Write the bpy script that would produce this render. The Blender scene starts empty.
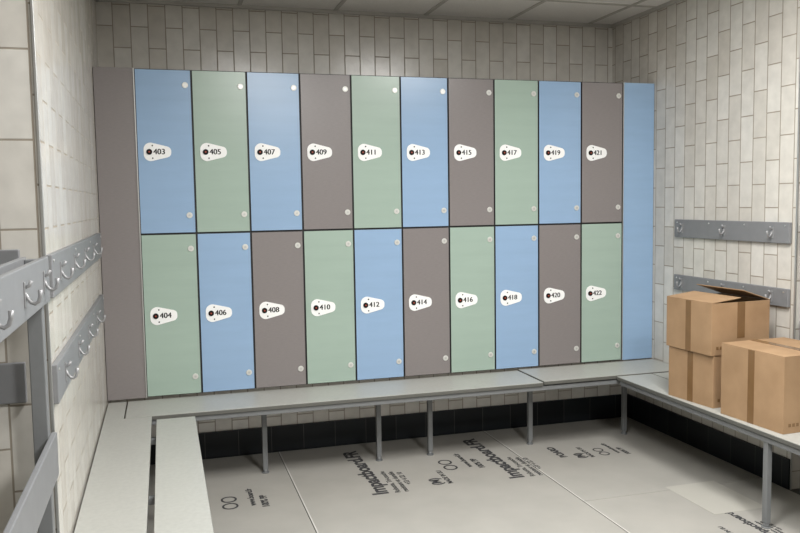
import bpy, bmesh, math, random
from mathutils import Vector, Matrix, Euler
random.seed(4)
S=bpy.context.scene
S.view_settings.view_transform='Standard'
S.view_settings.look='None'

FZ=-0.47; CZ=2.28; XL=-0.208; XR=3.217; YB=0.52

# ------------------------------------------------------------ materials
def s2l(c): 
    c=c/255.0
    return c/12.92 if c<=0.04045 else ((c+0.055)/1.055)**2.4
def rgb(r,g,b): return (s2l(r),s2l(g),s2l(b),1)
def newmat(name):
    m=bpy.data.materials.new(name); m.use_nodes=True
    nt=m.node_tree; b=nt.nodes['Principled BSDF']
    return m,nt,b
def noisy(name,col,rough=0.5,var=0.06,scale=6,stretch=(1,1,1),metal=0,bump=0.0,bscale=200,spec=0.5,detail=4):
    m,nt,b=newmat(name); N=nt.nodes; L=nt.links
    tc=N.new('ShaderNodeTexCoord'); mp=N.new('ShaderNodeMapping'); mp.inputs['Scale'].default_value=stretch
    L.new(tc.outputs['Object'],mp.inputs['Vector'])
    nz=N.new('ShaderNodeTexNoise'); nz.inputs['Scale'].default_value=scale; nz.inputs['Detail'].default_value=detail
    L.new(mp.outputs['Vector'],nz.inputs['Vector'])
    r=N.new('ShaderNodeValToRGB')
    r.color_ramp.elements[0].position=0.3; r.color_ramp.elements[1].position=0.7
    r.color_ramp.elements[0].color=tuple(max(0,c*(1-var)) for c in col[:3])+(1,)
    r.color_ramp.elements[1].color=tuple(min(1,c*(1+var)) for c in col[:3])+(1,)
    L.new(nz.outputs['Fac'],r.inputs['Fac']); L.new(r.outputs['Color'],b.inputs['Base Color'])
    b.inputs['Roughness'].default_value=rough; b.inputs['Metallic'].default_value=metal
    b.inputs['Specular IOR Level'].default_value=spec
    if bump>0:
        n2=N.new('ShaderNodeTexNoise'); n2.inputs['Scale'].default_value=bscale
        L.new(mp.outputs['Vector'],n2.inputs['Vector'])
        bp=N.new('ShaderNodeBump'); bp.inputs['Strength'].default_value=bump; bp.inputs['Distance'].default_value=0.002
        L.new(n2.outputs['Fac'],bp.inputs['Height']); L.new(bp.outputs['Normal'],b.inputs['Normal'])
    return m
def tile_mat(name):
    m,nt,b=newmat(name); N=nt.nodes; L=nt.links
    g=N.new('ShaderNodeNewGeometry'); sp=N.new('ShaderNodeSeparateXYZ'); L.new(g.outputs['Position'],sp.inputs[0])
    sn=N.new('ShaderNodeSeparateXYZ'); L.new(g.outputs['True Normal'],sn.inputs[0])
    ab=N.new('ShaderNodeMath'); ab.operation='ABSOLUTE'; L.new(sn.outputs['X'],ab.inputs[0])
    gt=N.new('ShaderNodeMath'); gt.operation='GREATER_THAN'; gt.inputs[1].default_value=.5; L.new(ab.outputs[0],gt.inputs[0])
    mixc=N.new('ShaderNodeMix'); mixc.data_type='FLOAT'; L.new(gt.outputs[0],mixc.inputs[0]); L.new(sp.outputs['X'],mixc.inputs[2]); L.new(sp.outputs['Y'],mixc.inputs[3])
    a1=N.new('ShaderNodeMath'); a1.operation='ADD'; a1.inputs[1].default_value=10.0; L.new(sp.outputs['Z'],a1.inputs[0])
    a2=N.new('ShaderNodeMath'); a2.operation='ADD'; a2.inputs[1].default_value=10.02; L.new(mixc.outputs[0],a2.inputs[0])
    cb=N.new('ShaderNodeCombineXYZ'); L.new(a1.outputs[0],cb.inputs[0]); L.new(a2.outputs[0],cb.inputs[1])
    br=N.new('ShaderNodeTexBrick'); L.new(cb.outputs[0],br.inputs['Vector'])
    br.offset=0.5; br.inputs['Scale'].default_value=1
    br.inputs['Brick Width'].default_value=0.25; br.inputs['Row Height'].default_value=0.10
    br.inputs['Mortar Size'].default_value=0.0035; br.inputs['Mortar Smooth'].default_value=0.3; br.inputs['Bias'].default_value=0
    br.inputs['Color1'].default_value=rgb(212,209,202); br.inputs['Color2'].default_value=rgb(198,193,184)
    br.inputs['Mortar'].default_value=rgb(152,143,130)
    nz=N.new('ShaderNodeTexNoise'); nz.inputs['Scale'].default_value=14; nz.inputs['Detail'].default_value=5; L.new(g.outputs['Position'],nz.inputs['Vector'])
    rr=N.new('ShaderNodeMapRange'); rr.inputs['From Min'].default_value=0.3; rr.inputs['From Max'].default_value=0.7
    rr.inputs['To Min'].default_value=0.92; rr.inputs['To Max'].default_value=1.05; L.new(nz.outputs['Fac'],rr.inputs['Value'])
    mx=N.new('ShaderNodeVectorMath'); mx.operation='SCALE'; L.new(br.outputs['Color'],mx.inputs[0]); L.new(rr.outputs[0],mx.inputs['Scale'])
    L.new(mx.outputs[0],b.inputs['Base Color'])
    ro=N.new('ShaderNodeMapRange'); ro.inputs['To Min'].default_value=0.22; ro.inputs['To Max'].default_value=0.8
    L.new(br.outputs['Fac'],ro.inputs['Value']); L.new(ro.outputs[0],b.inputs['Roughness'])
    n2=N.new('ShaderNodeTexNoise'); n2.inputs['Scale'].default_value=9; L.new(g.outputs['Position'],n2.inputs['Vector'])
    h=N.new('ShaderNodeMath'); h.operation='MULTIPLY_ADD'; h.inputs[1].default_value=-1.0; L.new(br.outputs['Fac'],h.inputs[0]); 
    h2=N.new('ShaderNodeMath'); h2.operation='MULTIPLY'; h2.inputs[1].default_value=1.2; L.new(n2.outputs['Fac'],h2.inputs[0]); L.new(h2.outputs[0],h.inputs[2])
    bp=N.new('ShaderNodeBump'); bp.inputs['Strength'].default_value=0.5; bp.inputs['Distance'].default_value=0.002
    L.new(h.outputs[0],bp.inputs['Height']); L.new(bp.outputs['Normal'],b.inputs['Normal'])
    return m
M={}
M['tile']=tile_mat('glazed_tile')
M['blue']=noisy('laminate_blue',rgb(146,174,205),0.27,0.03,3,(1,1,6),bump=0.05,bscale=60)
M['bluegloss']=noisy('laminate_blue_gloss',rgb(146,175,206),0.15,0.03,3,(1,1,6),bump=0.03,bscale=8)
M['green']=noisy('laminate_green',rgb(160,179,167),0.27,0.03,3,(1,1,6),bump=0.05,bscale=60)
M['brown']=noisy('laminate_grey_brown',rgb(132,126,125),0.3,0.05,40,(1,1,8),bump=0.05,bscale=60)
M['core']=noisy('laminate_core_black',rgb(30,30,30),0.5)
M['carc']=noisy('carcass_dark',rgb(52,52,52),0.5)
M['plate']=noisy('plate_white',rgb(248,248,247),0.4,0.02)
M['ink']=noisy('ink_black',rgb(14,14,14),0.6,spec=.2)
M['print']=noisy('print_grey',rgb(58,58,60),0.7,0.15,30)
M['red']=noisy('lock_red',rgb(150,60,40),0.5)
M['alu']=noisy('brushed_aluminium',rgb(200,200,198),0.35,0.04,30,(1,1,20),metal=0.8)
M['cap']=noisy('hinge_cap',rgb(215,215,210),0.35,0.02,metal=0.2)
M['frame']=noisy('powdercoat_grey',rgb(118,120,121),0.45,0.03,40,bump=0.05)
M['rail']=noisy('rail_laminate_grey',rgb(124,125,127),0.45,0.04,20)
M['hook']=noisy('hook_metal',rgb(150,150,151),0.4,0.03,metal=0.3)
M['bench']=noisy('bench_laminate',rgb(172,172,166),0.38,0.05,60,bump=0.05)
M['benchedge']=noisy('bench_edge',rgb(95,95,90),0.5)
M['sheet']=noisy('protection_sheet',rgb(169,166,159),0.5,0.05,5,bump=0.1,bscale=12)
M['label']=noisy('label_sheet',rgb(184,181,172),0.5,0.03,5)
M['seam']=noisy('seam_tape',rgb(205,203,197),0.5)
M['floor']=noisy('floor_tile_dark',rgb(60,58,54),0.5,0.1,20)
M['ceil']=noisy('ceiling_tile',rgb(228,226,222),0.8,0.04,120,bump=0.2)
M['tbar']=noisy('ceiling_tbar',rgb(180,177,171),0.5)
M['paint']=noisy('wall_paint',rgb(208,206,200),0.6)
M['tape']=noisy('packing_tape',rgb(122,93,62),0.22,0.06,20)
def skirt():
    m,nt,b=newmat('skirting_black_tile'); N=nt.nodes; L=nt.links
    g=N.new('ShaderNodeNewGeometry'); sp=N.new('ShaderNodeSeparateXYZ'); L.new(g.outputs['Position'],sp.inputs[0])
    ad=N.new('ShaderNodeMath'); L.new(sp.outputs['X'],ad.inputs[0]); L.new(sp.outputs['Y'],ad.inputs[1])
    a10=N.new('ShaderNodeMath'); a10.inputs[1].default_value=10; L.new(ad.outputs[0],a10.inputs[0])
    cb=N.new('ShaderNodeCombineXYZ'); L.new(a10.outputs[0],cb.inputs[0]); cb.inputs[1].default_value=2.5
    br=N.new('ShaderNodeTexBrick'); br.offset=0; L.new(cb.outputs[0],br.inputs['Vector'])
    br.inputs['Scale'].default_value=1; br.inputs['Brick Width'].default_value=0.2; br.inputs['Row Height'].default_value=5
    br.inputs['Mortar Size'].default_value=0.002
    br.inputs['Color1'].default_value=rgb(30,34,37); br.inputs['Color2'].default_value=rgb(22,25,28); br.inputs['Mortar'].default_value=rgb(66,66,64)
    L.new(br.outputs['Color'],b.inputs['Base Color']); b.inputs['Roughness'].default_value=0.4; b.inputs['Specular IOR Level'].default_value=.25
    return m
M['skirt']=skirt()
def card():
    m,nt,b=newmat('cardboard'); N=nt.nodes; L=nt.links
    tc=N.new('ShaderNodeTexCoord')
    nz=N.new('ShaderNodeTexNoise'); nz.inputs['Scale'].default_value=8; nz.inputs['Detail'].default_value=6; L.new(tc.outputs['Object'],nz.inputs['Vector'])
    r=N.new('ShaderNodeValToRGB'); r.color_ramp.elements[0].position=.3; r.color_ramp.elements[1].position=.7
    r.color_ramp.elements[0].color=rgb(152,122,90); r.color_ramp.elements[1].color=rgb(168,137,104)
    L.new(nz.outputs['Fac'],r.inputs['Fac']); L.new(r.outputs['Color'],b.inputs['Base Color'])
    w=N.new('ShaderNodeTexWave'); w.bands_direction='DIAGONAL'; w.inputs['Scale'].default_value=40; w.inputs['Distortion'].default_value=1
    L.new(tc.outputs['Object'],w.inputs['Vector'])
    bp=N.new('ShaderNodeBump'); bp.inputs['Strength'].default_value=.08; bp.inputs['Distance'].default_value=.001
    L.new(w.outputs['Fac'],bp.inputs['Height']); L.new(bp.outputs['Normal'],b.inputs['Normal'])
    b.inputs['Roughness'].default_value=.75
    return m
M['card']=card()

# ------------------------------------------------------------ mesh helpers
class MB:
    """collects several shaped pieces into one mesh with material slots"""
    def __init__(s): s.bm=bmesh.new(); s.mats=[]
    def mi(s,k):
        if k not in s.mats: s.mats.append(k)
        return s.mats.index(k)
    def box(s,x0,x1,y0,y1,z0,z1,mat,bev=0.0,edge=None,M4=None,seg=2):
        b=bmesh.new(); bmesh.ops.create_cube(b,size=1)
        for v in b.verts:
            v.co=Vector(((x0+x1)/2+v.co.x*(x1-x0),(y0+y1)/2+v.co.y*(y1-y0),(z0+z1)/2+v.co.z*(z1-z0)))
        if bev>0: bmesh.ops.bevel(b,geom=b.edges[:],offset=bev,segments=seg,affect='EDGES',profile=0.5)
        i=s.mi(mat); 
        for f in b.faces: f.material_index=i
        if M4 is not None: b.transform(M4)
        s._add(b)
    def cyl(s,c,r,h,axis,mat,seg=24,bev=0,r2=None):
        b=bmesh.new(); bmesh.ops.create_cone(b,cap_ends=True,segments=seg,radius1=r,radius2=r if r2 is None else r2,depth=h)
        if bev>0:
            ed=[e for e in b.edges if len(e.link_faces)==2 and e.calc_face_angle(0)>1]
            bmesh.ops.bevel(b,geom=ed,offset=bev,segments=2,affect='EDGES',profile=.5)
        R={'Z':Matrix(),'Y':Matrix.Rotation(math.pi/2,4,'X'),'X':Matrix.Rotation(math.pi/2,4,'Y')}[axis]
        b.transform(Matrix.Translation(c)@R); i=s.mi(mat)
        for f in b.faces: f.material_index=i; f.smooth=len(f.verts)==4
        s._add(b)
    def prism(s,pts,y0,y1,mat,plane='XZ'):
        b=bmesh.new(); 
        if plane=='XZ': A=[b.verts.new((p[0],y0,p[1])) for p in pts]; B=[b.verts.new((p[0],y1,p[1])) for p in pts]
        else: A=[b.verts.new((p[0],p[1],y0)) for p in pts]; B=[b.verts.new((p[0],p[1],y1)) for p in pts]
        b.faces.new(A); b.faces.new(B[::-1]); n=len(pts)
        for k in range(n): b.faces.new((A[k],A[(k+1)%n],B[(k+1)%n],B[k]))
        bmesh.ops.recalc_face_normals(b,faces=b.faces[:]); i=s.mi(mat)
        for f in b.faces: f.material_index=i
        s._add(b)
    def tube(s,pts,r,mat,seg=10):
        b=bmesh.new(); rings=[]; P=[Vector(p) for p in pts]
        for k,p in enumerate(P):
            t=(P[min(k+1,len(P)-1)]-P[max(k-1,0)]).normalized()
            u=t.orthogonal() if k==0 else (pu-t*pu.dot(t))
            u.normalize(); pu=u; w=t.cross(u)
            rr=r[k] if isinstance(r,(list,tuple)) else r
            rings.append([b.verts.new(p+(u*math.cos(a)+w*math.sin(a))*rr) for a in [2*math.pi*j/seg for j in range(seg)]])
        for k in range(len(P)-1):
            for j in range(seg): f=b.faces.new((rings[k][j],rings[k][(j+1)%seg],rings[k+1][(j+1)%seg],rings[k+1][j])); f.smooth=True
        b.faces.new(rings[0][::-1]); b.faces.new(rings[-1])
        bmesh.ops.recalc_face_normals(b,faces=b.faces[:]); i=s.mi(mat)
        for f in b.faces: f.material_index=i
        s._add(b)
    def _add(s,b):
        me=bpy.data.meshes.new('t'); b.to_mesh(me); b.free(); s.bm.from_mesh(me); bpy.data.meshes.remove(me)
    def obj(s,name,parent=None,loc=(0,0,0),rot=0):
        me=bpy.data.meshes.new(name); s.bm.to_mesh(me); s.bm.free()
        for k in s.mats: me.materials.append(M[k])
        o=bpy.data.objects.new(name,me); S.collection.objects.link(o); o.location=loc; o.rotation_euler=(0,0,rot)
        if parent: o.parent=parent
        return o
def empty(name,loc=(0,0,0),rot=0):
    o=bpy.data.objects.new(name,None); S.collection.objects.link(o); o.location=loc; o.rotation_euler=(0,0,rot); o.empty_display_size=.1
    return o
def text(name,body,size,mat,parent,loc,rot,bold=0.0,align='LEFT',sx=1):
    c=bpy.data.curves.new(name+'_c','FONT'); c.body=body; c.size=size; c.align_x=align; c.align_y='CENTER'; c.offset=bold; c.extrude=0.0003
    t=bpy.data.objects.new(name+'_t',c); S.collection.objects.link(t)
    bpy.context.view_layer.update()
    me=bpy.data.meshes.new_from_object(t.evaluated_get(bpy.context.evaluated_depsgraph_get())); 
    bpy.data.objects.remove(t); bpy.data.curves.remove(c)
    me.materials.clear(); me.materials.append(M[mat])
    o=bpy.data.objects.new(name,me); S.collection.objects.link(o); o.parent=parent; o.location=loc; o.rotation_euler=rot; o.scale=(sx,1,1)
    return o

# ------------------------------------------------------------ room shell
def slab(name,x0,x1,y0,y1,z0,z1,mat):
    b=MB(); b.box(x0,x1,y0,y1,z0,z1,mat); return b.obj(name)
YLc=-2.15; YRc=-1.25; X0=-2.2; X1=5.2; YF=-7.0
slab('floor',X0,X1,YF,YB,FZ-.1,FZ,'floor')
slab('ceiling',X0,X1,YF,YB+.1,CZ,CZ+.05,'ceil')
slab('wall_back',XL-.1,XR+.1,YB,YB+.1,FZ,CZ,'tile')
slab('wall_left',XL-.12,XL,YLc+.12,YB,FZ,CZ,'tile')
slab('wall_left_return',X0,XL,YLc,YLc+.12,FZ,CZ,'tile')
slab('wall_right',XR,XR+.12,YRc+.12,YB,FZ,CZ,'tile')
slab('wall_right_return',XR,X1,YRc,YRc+.12,FZ,CZ,'tile')
slab('wall_far_left',X0-.1,X0,YF,YLc+.12,FZ,CZ,'tile')
slab('wall_far_right',X1,X1+.1,YF,YRc+.12,FZ,CZ,'tile')
slab('wall_front',X0-.1,X1+.1,YF-.1,YF,FZ,CZ,'paint')
# locker plinth: tiled upstand with black skirting
slab('wall_plinth',XL,XR,.30,YB-.001,FZ,-.04,'tile')
slab('baseboard_back',XL,XR,.285,.30,FZ,-.31,'skirt')
slab('baseboard_right',XR-.015,XR,YRc,.285,FZ,-.31,'skirt')
slab('baseboard_left',XL,XL+.015,YLc,.285,FZ,-.31,'skirt')
b=MB(); b.box(XL-.003,XL+.005,YLc-.005,YLc+.004,FZ,CZ,'alu',.001); b.obj('trim_1')
b=MB(); b.box(XR-.005,XR+.003,YRc-.005,YRc+.004,FZ,CZ,'alu',.001); b.obj('trim_2')
b=MB()
x=0.62-.6*4
while x<X1:
    b.box(x-.012,x+.012,YF,YB,CZ-.006,CZ,'tbar'); x+=.6
y=YB-.55
while y>YF:
    b.box(X0,X1,y-.012,y+.012,CZ-.005,CZ,'tbar'); y-=1.2
b.box(XL,XR,YB-.02,YB,CZ-.02,CZ,'tbar'); b.box(XR-.02,XR,YRc,YB,CZ-.02,CZ,'tbar'); b.box(XL,XL+.02,YLc,YB,CZ-.02,CZ,'tbar')
b.obj('ceiling_grid')

# ------------------------------------------------------------ lockers
W=.2984; ZM=.905; H=1.8
topc=['blue','green','blue','brown','green','blue','brown','green','blue','brown']
botc=['green','blue','brown','green','blue','brown','green','blue','brown','green']
def pick():
    # rounded teardrop / guitar-pick outline, tall on the left, narrowing to the right
    ctr=[(-.036,.014,.036),(-.036,-.014,.036),(.046,-.004,.026),(.046,.004,.026)]
    pts=[]
    arcs=[(ctr[0],76,180),(ctr[1],180,284),(ctr[2],284,360),(ctr[3],0,76)]
    for (cx,cz,r),a0,a1 in arcs:
        for k in range(10):
            a=math.radians(a0+(a1-a0)*k/9); pts.append((cx+r*math.cos(a),cz+r*math.sin(a)))
    return pts
PK=pick()
def locker(x,z0,z1,col,num):
    e=empty('locker',(x+W/2,.25,z0))
    h=z1-z0; hw=W/2
    b=MB(); t=.012
    b.box(-hw,-hw+t,-.235,.2,0,h,'carc'); b.box(hw-t,hw,-.235,.2,0,h,'carc')
    b.box(-hw+t,hw-t,-.235,.2,0,t,'carc'); b.box(-hw+t,hw-t,-.235,.2,h-t,h,'carc'); b.box(-hw+t,hw-t,.19,.2,t,h-t,'carc')
    b.obj('carcass',e)
    b=MB(); g=.0045
    b.box(-hw+g,hw-g,-.247,-.237,g,h-g,'core')
    b.box(-hw+g+.0008,hw-g-.0008,-.250,-.247,g+.0008,h-g-.0008,col,.0006,seg=1); b.obj('door',e)
    b=MB(); cx=-.042; cz=h/2
    b.prism([(cx+p[0],cz+p[1]) for p in PK],-.2535,-.2500,'plate'); b.obj('number_plate',e)
    b=MB(); b.cyl((cx-.043,-.2555,cz),.0155,.006,'Y','ink',bev=.001); b.cyl((cx-.043,-.2595,cz),.005,.004,'Y','red')
    b.cyl((cx-.026,-.2545,cz+.034),.004,.002,'Y','ink'); b.cyl((cx-.026,-.2545,cz-.034),.004,.002,'Y','ink'); b.obj('lock',e)
    for k,dx in enumerate((-.0012,0,.0012)):
        text('number',str(num),.042,'ink',e,(cx-.022+dx,-.2537-k*.0001,cz),(math.pi/2,0,0),bold=.0)
    b=MB()
    for zz in (.10,h-.085):
        b.cyl((hw-.034,-.2525,zz),.0165,.005,'Y','cap',bev=.0015); b.cyl((hw-.034,-.2553,zz),.006,.001,'Y','alu')
    b.obj('hinge_caps',e)
    return e
for i in range(10):
    locker(i*W,ZM,H,topc[i],403+2*i)
    locker(i*W,0,ZM,botc[i],404+2*i)
def filler(x0,x1,col):
    b=MB(); b.box(x0+.002,x1-.003,.004,.014,-.0,H,'core'); b.box(x0+.003,x1-.004,0.0,.004,.0,H,col,.0006)
    b.box(x0+.002,x0+.02,.014,.3,0,H,'carc'); b.box(x1-.02,x1-.003,.014,.3,0,H,'carc')
    return b.obj('locker_filler_panel')
filler(XL,0,'brown'); filler(10*W,XR,'bluegloss')
b=MB(); b.box(-.004,.002,-.006,.002,0,H,'alu'); b.obj('trim_3')
b=MB(); b.box(10*W-.001,10*W+.004,-.006,.002,0,H,'alu'); b.obj('trim_4')

# ------------------------------------------------------------ benches
def leg(b,x,y):
    b.box(x-.014,x+.014,y-.014,y+.014,FZ+.025,-.05,'frame',.003); b.cyl((x,y,FZ+.014),.013,.024,'Z','frame'); b.cyl((x,y,FZ+.006),.021,.006,'Z','frame')
def plank(b,x0,x1,y0,y1,z=-.012,t=.022):
    b.box(x0,x1,y0,y1,z-t,z-.003,'benchedge',.002); b.box(x0+.001,x1-.001,y0+.001,y1-.001,z-.003,z,'bench',.0008)
def P(b,name,e): ob=b.obj(name,e); ob.location=-e.location; return ob
# back
e=empty('changing_bench',(1.4,-.17,0))
b=MB(); plank(b,-.10,2.235,-.37,-.004); P(b,'seat_board_1',e)
b=MB(); plank(b,2.24,XR-.005,-.37,-.004,z=-.006); P(b,'seat_board_2',e)
b=MB()
for xx in(.63,1.30,1.62,2.28,2.95):
    leg(b,xx,-.09); b.box(xx-.014,xx+.014,-.35,.0,-.065,-.037,'frame',.002)
b.box(-.05,3.15,-.36,-.335,-.062,-.036,'frame',.002); b.box(-.05,3.15,-.03,-.005,-.062,-.036,'frame',.002)
P(b,'underframe',e)
# left
e=empty('changing_bench',(.02,-1.8,0))
b=MB(); plank(b,XL+.006,.030,-3.9,-.378); plank(b,XL+.006,-.106,-.378,-.004); P(b,'seat_board_1',e)
b=MB(); plank(b,.052,.242,-3.9,-.45); P(b,'seat_board_2',e)
b=MB()
for yy in(-.7,-1.5,-2.4,-3.4):
    leg(b,.19,yy); leg(b,-.15,yy); b.box(-.17,.225,yy-.014,yy+.014,-.065,-.037,'frame',.002)
b.box(.205,.23,-3.85,-.47,-.062,-.037,'frame',.002)
P(b,'underframe',e)
# right
e=empty('changing_bench',(2.96,-1.4,0))
b=MB(); plank(b,2.72,2.958,-2.6,-.376); P(b,'seat_board_1',e)
b=MB(); plank(b,2.966,XR-.016,-2.6,-.376); P(b,'seat_board_2',e)
b=MB()
for yy in(-1.62,-2.5):
    leg(b,2.745,yy); b.box(2.73,XR-.03,yy-.014,yy+.014,-.065,-.037,'frame',.002); leg(b,3.15,yy)
b.box(2.727,2.752,-2.58,-.4,-.062,-.037,'frame',.002)
P(b,'underframe',e)

# ------------------------------------------------------------ coat hook rails
def hook(b,xw,y,z,s):
    b.box(min(xw,xw+s*.003),max(xw,xw+s*.003),y-.011,y+.011,z-.030,z+.030,'hook',.001)
    pr=[(0,.006),(.006,-.008),(.013,-.018),(.021,-.022),(.029,-.017),(.033,-.005),(.034,.010)]
    b.tube([(xw+s*(p[0]),y,z+p[1]) for p in pr],[.0045]*6+[.0055],'hook')
    b.tube([(xw,y,z+.016),(xw+s*.010,y,z+.020),(xw+s*.016,y,z+.032)],[.004,.004,.005],'hook')
def rail(xw,y0,y1,z0,z1,s,hooks):
    e=empty('coat_hook_rail',(xw,(y0+y1)/2,(z0+z1)/2))
    b=MB(); xa=xw; xb=xw+s*.018
    b.box(min(xa,xb),max(xa,xb),y0,y1,z0,z1,'rail',.003)
    n=4
    for k in range(n):
        yy=y0+.03+(y1-y0-.06)*k/(n-1); 
        b.cyl((xb+s*.001,yy,z1-.018),.005,.003,'X','alu')
    P(b,'board',e)
    b=MB()
    for yy in hooks: hook(b,xb,yy,(z0+z1)/2,s)
    P(b,'hooks',e)
    return e
rail(XL,-2.13,-.18,.80,.925,1,[-.66,-1.10,-1.52,-1.94])
rail(XL,-2.13,-.18,.49,.605,1,[-.66,-1.10,-1.52,-1.94])
rail(XR,-1.22,-.25,.815,.925,-1,[-.33,-.72,-1.10])
rail(XR,-1.22,-.25,.485,.58,-1,[-.33,-.72,-1.10])
# free standing hook frame, near left
def frame(x,y0,y1,s,hooks):
    e=empty('coat_rack_frame',(x,(y0+y1)/2,FZ))
    b=MB()
    for yy in (y1-.03,y0+.03):
        b.box(x-.02,x+.02,yy-.02,yy+.02,FZ+.02,.92,'frame',.003); b.cyl((x,yy,FZ+.011),.026,.02,'Z','frame')
    P(b,'posts',e); b=MB()
    f=x+s*.02
    for z0,z1 in((.80,.925),(.30,.425)):
        b.box(min(f,f+s*.016),max(f,f+s*.016),y0,y1,z0,z1,'rail',.003)
    g=x-s*.02; b.box(min(g,g-s*.016),max(g,g-s*.016),y0,y1,.80,.925,'rail',.003)
    P(b,'boards',e); b=MB()
    for yy in hooks: hook(b,f+s*.016,yy,.862,s)
    P(b,'hooks',e)
frame(XL-.02,-4.0,-2.19,1,[-2.30,-2.62,-3.0,-3.4])
frame(XR+.03,-2.6,-1.29,-1,[-1.9,-2.3])
for z0 in(.51,.83):
    e=empty('coat_hook_rail',(-.7,YLc,z0))
    b=MB(); b.box(-1.2,-.27,YLc-.018,YLc,z0,z0+.115,'rail',.003); P(b,'board',e); b=MB()
    for xx in(-.45,-.75,-1.05):
        b.box(xx-.012,xx+.012,YLc-.022,YLc-.018,z0+.025,z0+.09,'hook',.001); b.tube([(xx,YLc-.02,z0+.06),(xx,YLc-.035,z0+.05),(xx,YLc-.045,z0+.055),(xx,YLc-.047,z0+.07)],.006,'hook')
    P(b,'hooks',e)

# ------------------------------------------------------------ cardboard boxes
def carton(cx,cy,z,lx,ly,h,rot,open_deg=(0,0),tape_side=True,ends=0):
    e=empty('cardboard_box',(cx,cy,z),rot)
    t=.004; b=MB(); x=lx/2; y=ly/2
    b.box(-x,x,-y,-y+t,0,h-t,'card',.001); b.box(-x,x,y-t,y,0,h-t,'card',.001)
    b.box(-x,-x+t,-y+t,y-t,0,h-t,'card',.001); b.box(x-t,x,-y+t,y-t,0,h-t,'card',.001)
    b.box(-x+t,x-t,-y+t,y-t,0,t,'card'); b.obj('body',e)
    for k,s in enumerate((-1,1)):
        b=MB(); a=math.radians(open_deg[k])*s
        Mx=Matrix.Translation((s*x,0,h-t))@Matrix.Rotation(a,4,'Y')
        if s<0: b.box(0,x-.002,-y,y,0,t,'card',.001,M4=Mx)
        else: b.box(-x+.002,0,-y,y,0,t,'card',.001,M4=Mx)
        b.obj('flap_%d'%(k+1),e)
    b=MB()
    if max(open_deg)==0: b.box(-.024,.024,-y-.001,y+.001,h,h+.0008,'tape')
    b.box(-.024,.024,-y-.0012,-y,h*.62 if max(open_deg)==0 else h*.3,h-.004,'tape')
    if tape_side: b.box(-x-.0012,-x,-.02,.02,0,h-.004,'tape')
    # printed handling marks
    for k in range(3): b.box(-x+.03+k*.022,-x+.045+k*.022,-y-.0006,-y,.03,.045,'tape')
    b.obj('tape',e)
    return e
carton(2.935,-1.02,-.0115,.37,.33,.27,.10)
carton(2.925,-1.02,.2595,.37,.35,.27,.06,(6,18))
carton(2.950,-1.48,-.0115,.39,.40,.355,.05)

# ------------------------------------------------------------ floor protection boards
def board(x0,x1,y0,y1,z,rot=0):
    e=empty('floor_protection_board',((x0+x1)/2,(y0+y1)/2,FZ))
    b=MB(); b.box(x0,x1,y0,y1,FZ+z,FZ+z+.003,'sheet',.001); b.box(x0,x0+.007,y0,y1,FZ+z+.003,FZ+z+.0035,'seam')
    P(b,'board',e); return e
B1=board(XL+.02,.75,-4.2,.27,0.0005)
B2=board(.754,2.11,-4.2,.27,.0005)
B3=board(2.114,XR-.02,-1.06,.27,.0005)
B4=board(2.114,XR-.02,-4.2,-1.064,.0005)
b=MB(); b.box(2.62,2.92,-1.42,-1.02,FZ+.0036,FZ+.0048,'label',.0004); b.obj('paper_sheet')
r90=(0,0,math.pi/2)
def T(e,body,size,x,y,bold=0):
    L=e.location; text('print',body,size,'print',e,(x-L.x,y-L.y,FZ+.0042-L.z),r90,bold=bold)
def mark(x,y,e,s=1):
    T(e,'Impactboard.FR',.12*s,x,y,.004*s)
    T(e,'Robuste, Tri-couche',.042*s,x+.09*s,y,.0008); T(e,'resistant et durable',.042*s,x+.135*s,y,.0008); T(e,'+33 4 22 10',.042*s,x+.18*s,y+.1*s,.0008)
def logos(x,y,e,s=1):
    T(e,'OO',.13*s,x,y)
    T(e,'www.board.fr',.05*s,x+.12*s,y+.02,.0015)
    T(e,'100% PP',.055*s,x+.19*s,y-.02,.002)
def badge(x,y,e,s=1):
    T(e,'(M)',.075*s,x,y,.003); T(e,'MADE IN EU',.04*s,x+.07*s,y,.001)
mark(1.17,-.64,B2); mark(1.95,-.64,B2)
logos(.40,-.60,B1,.9); logos(1.66,-.40,B2,.9); badge(1.50,-.60,B2)
logos(2.62,-.45,B3,.7); badge(2.46,-.45,B3,.9); T(B3,'BOARD',.06,2.36,-.40,.003)
mark(2.70,-1.72,B4,.5); badge(2.50,-1.70,B4,.7)

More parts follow.
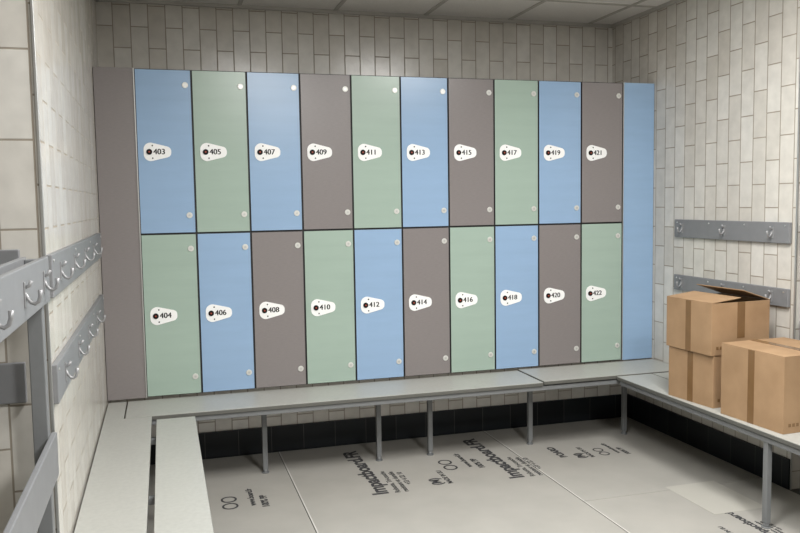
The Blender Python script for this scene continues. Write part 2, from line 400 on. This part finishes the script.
# ------------------------------------------------------------ lights
def panel(x,y,power,sx=.58,sy=.58):
    e=empty('ceiling_light',(x,y,CZ))
    b=MB(); b.box(-sx/2-.012,sx/2+.012,-sy/2-.012,-sy/2,-.014,-.007,'alu'); b.box(-sx/2-.012,sx/2+.012,sy/2,sy/2+.012,-.014,-.007,'alu')
    b.box(-sx/2-.012,-sx/2,-sy/2,sy/2,-.014,-.007,'alu'); b.box(sx/2,sx/2+.012,-sy/2,sy/2,-.014,-.007,'alu')
    b.box(-sx/2,sx/2,-sy/2,sy/2,-.010,-.007,'lamp'); b.obj('diffuser',e)
    l=bpy.data.lights.new('lamp','AREA'); l.shape='RECTANGLE'; l.size=sx; l.size_y=sy; l.energy=power; l.color=(1.0,.992,.975)
    lo=bpy.data.objects.new('lamp',l); S.collection.objects.link(lo); lo.parent=e; lo.location=(0,0,-.02)
m,nt,bs=newmat('lamp_diffuser'); bs.inputs['Emission Color'].default_value=(1,.992,.975,1); bs.inputs['Emission Strength'].default_value=8; M['lamp']=m
panel(.92,-2.6,50); panel(2.12,-2.0,52); panel(1.52,-4.6,95)
w=bpy.data.worlds.new('world'); S.world=w; w.use_nodes=True
w.node_tree.nodes['Background'].inputs[0].default_value=(.8,.8,.8,1); w.node_tree.nodes['Background'].inputs[1].default_value=.3

# ------------------------------------------------------------ camera
f,yaw,pit,rol,cx,cy,cz=807.40101,0.28541,0.08003,-0.01547,0.11632,-4.62806,1.06153
F=Vector((math.sin(yaw)*math.cos(pit),math.cos(yaw)*math.cos(pit),-math.sin(pit)))
R=Vector((math.cos(yaw),-math.sin(yaw),0)); U=R.cross(F)
R2=R*math.cos(rol)+U*math.sin(rol); U2=U*math.cos(rol)-R*math.sin(rol)
cam=bpy.data.cameras.new('camera'); cam.sensor_width=36; cam.lens=f*36/800; cam.clip_start=.02
co=bpy.data.objects.new('camera',cam); S.collection.objects.link(co)
mt=Matrix((R2,U2,-F)).transposed().to_4x4(); mt.translation=(cx,cy,cz); co.matrix_world=mt; S.camera=co
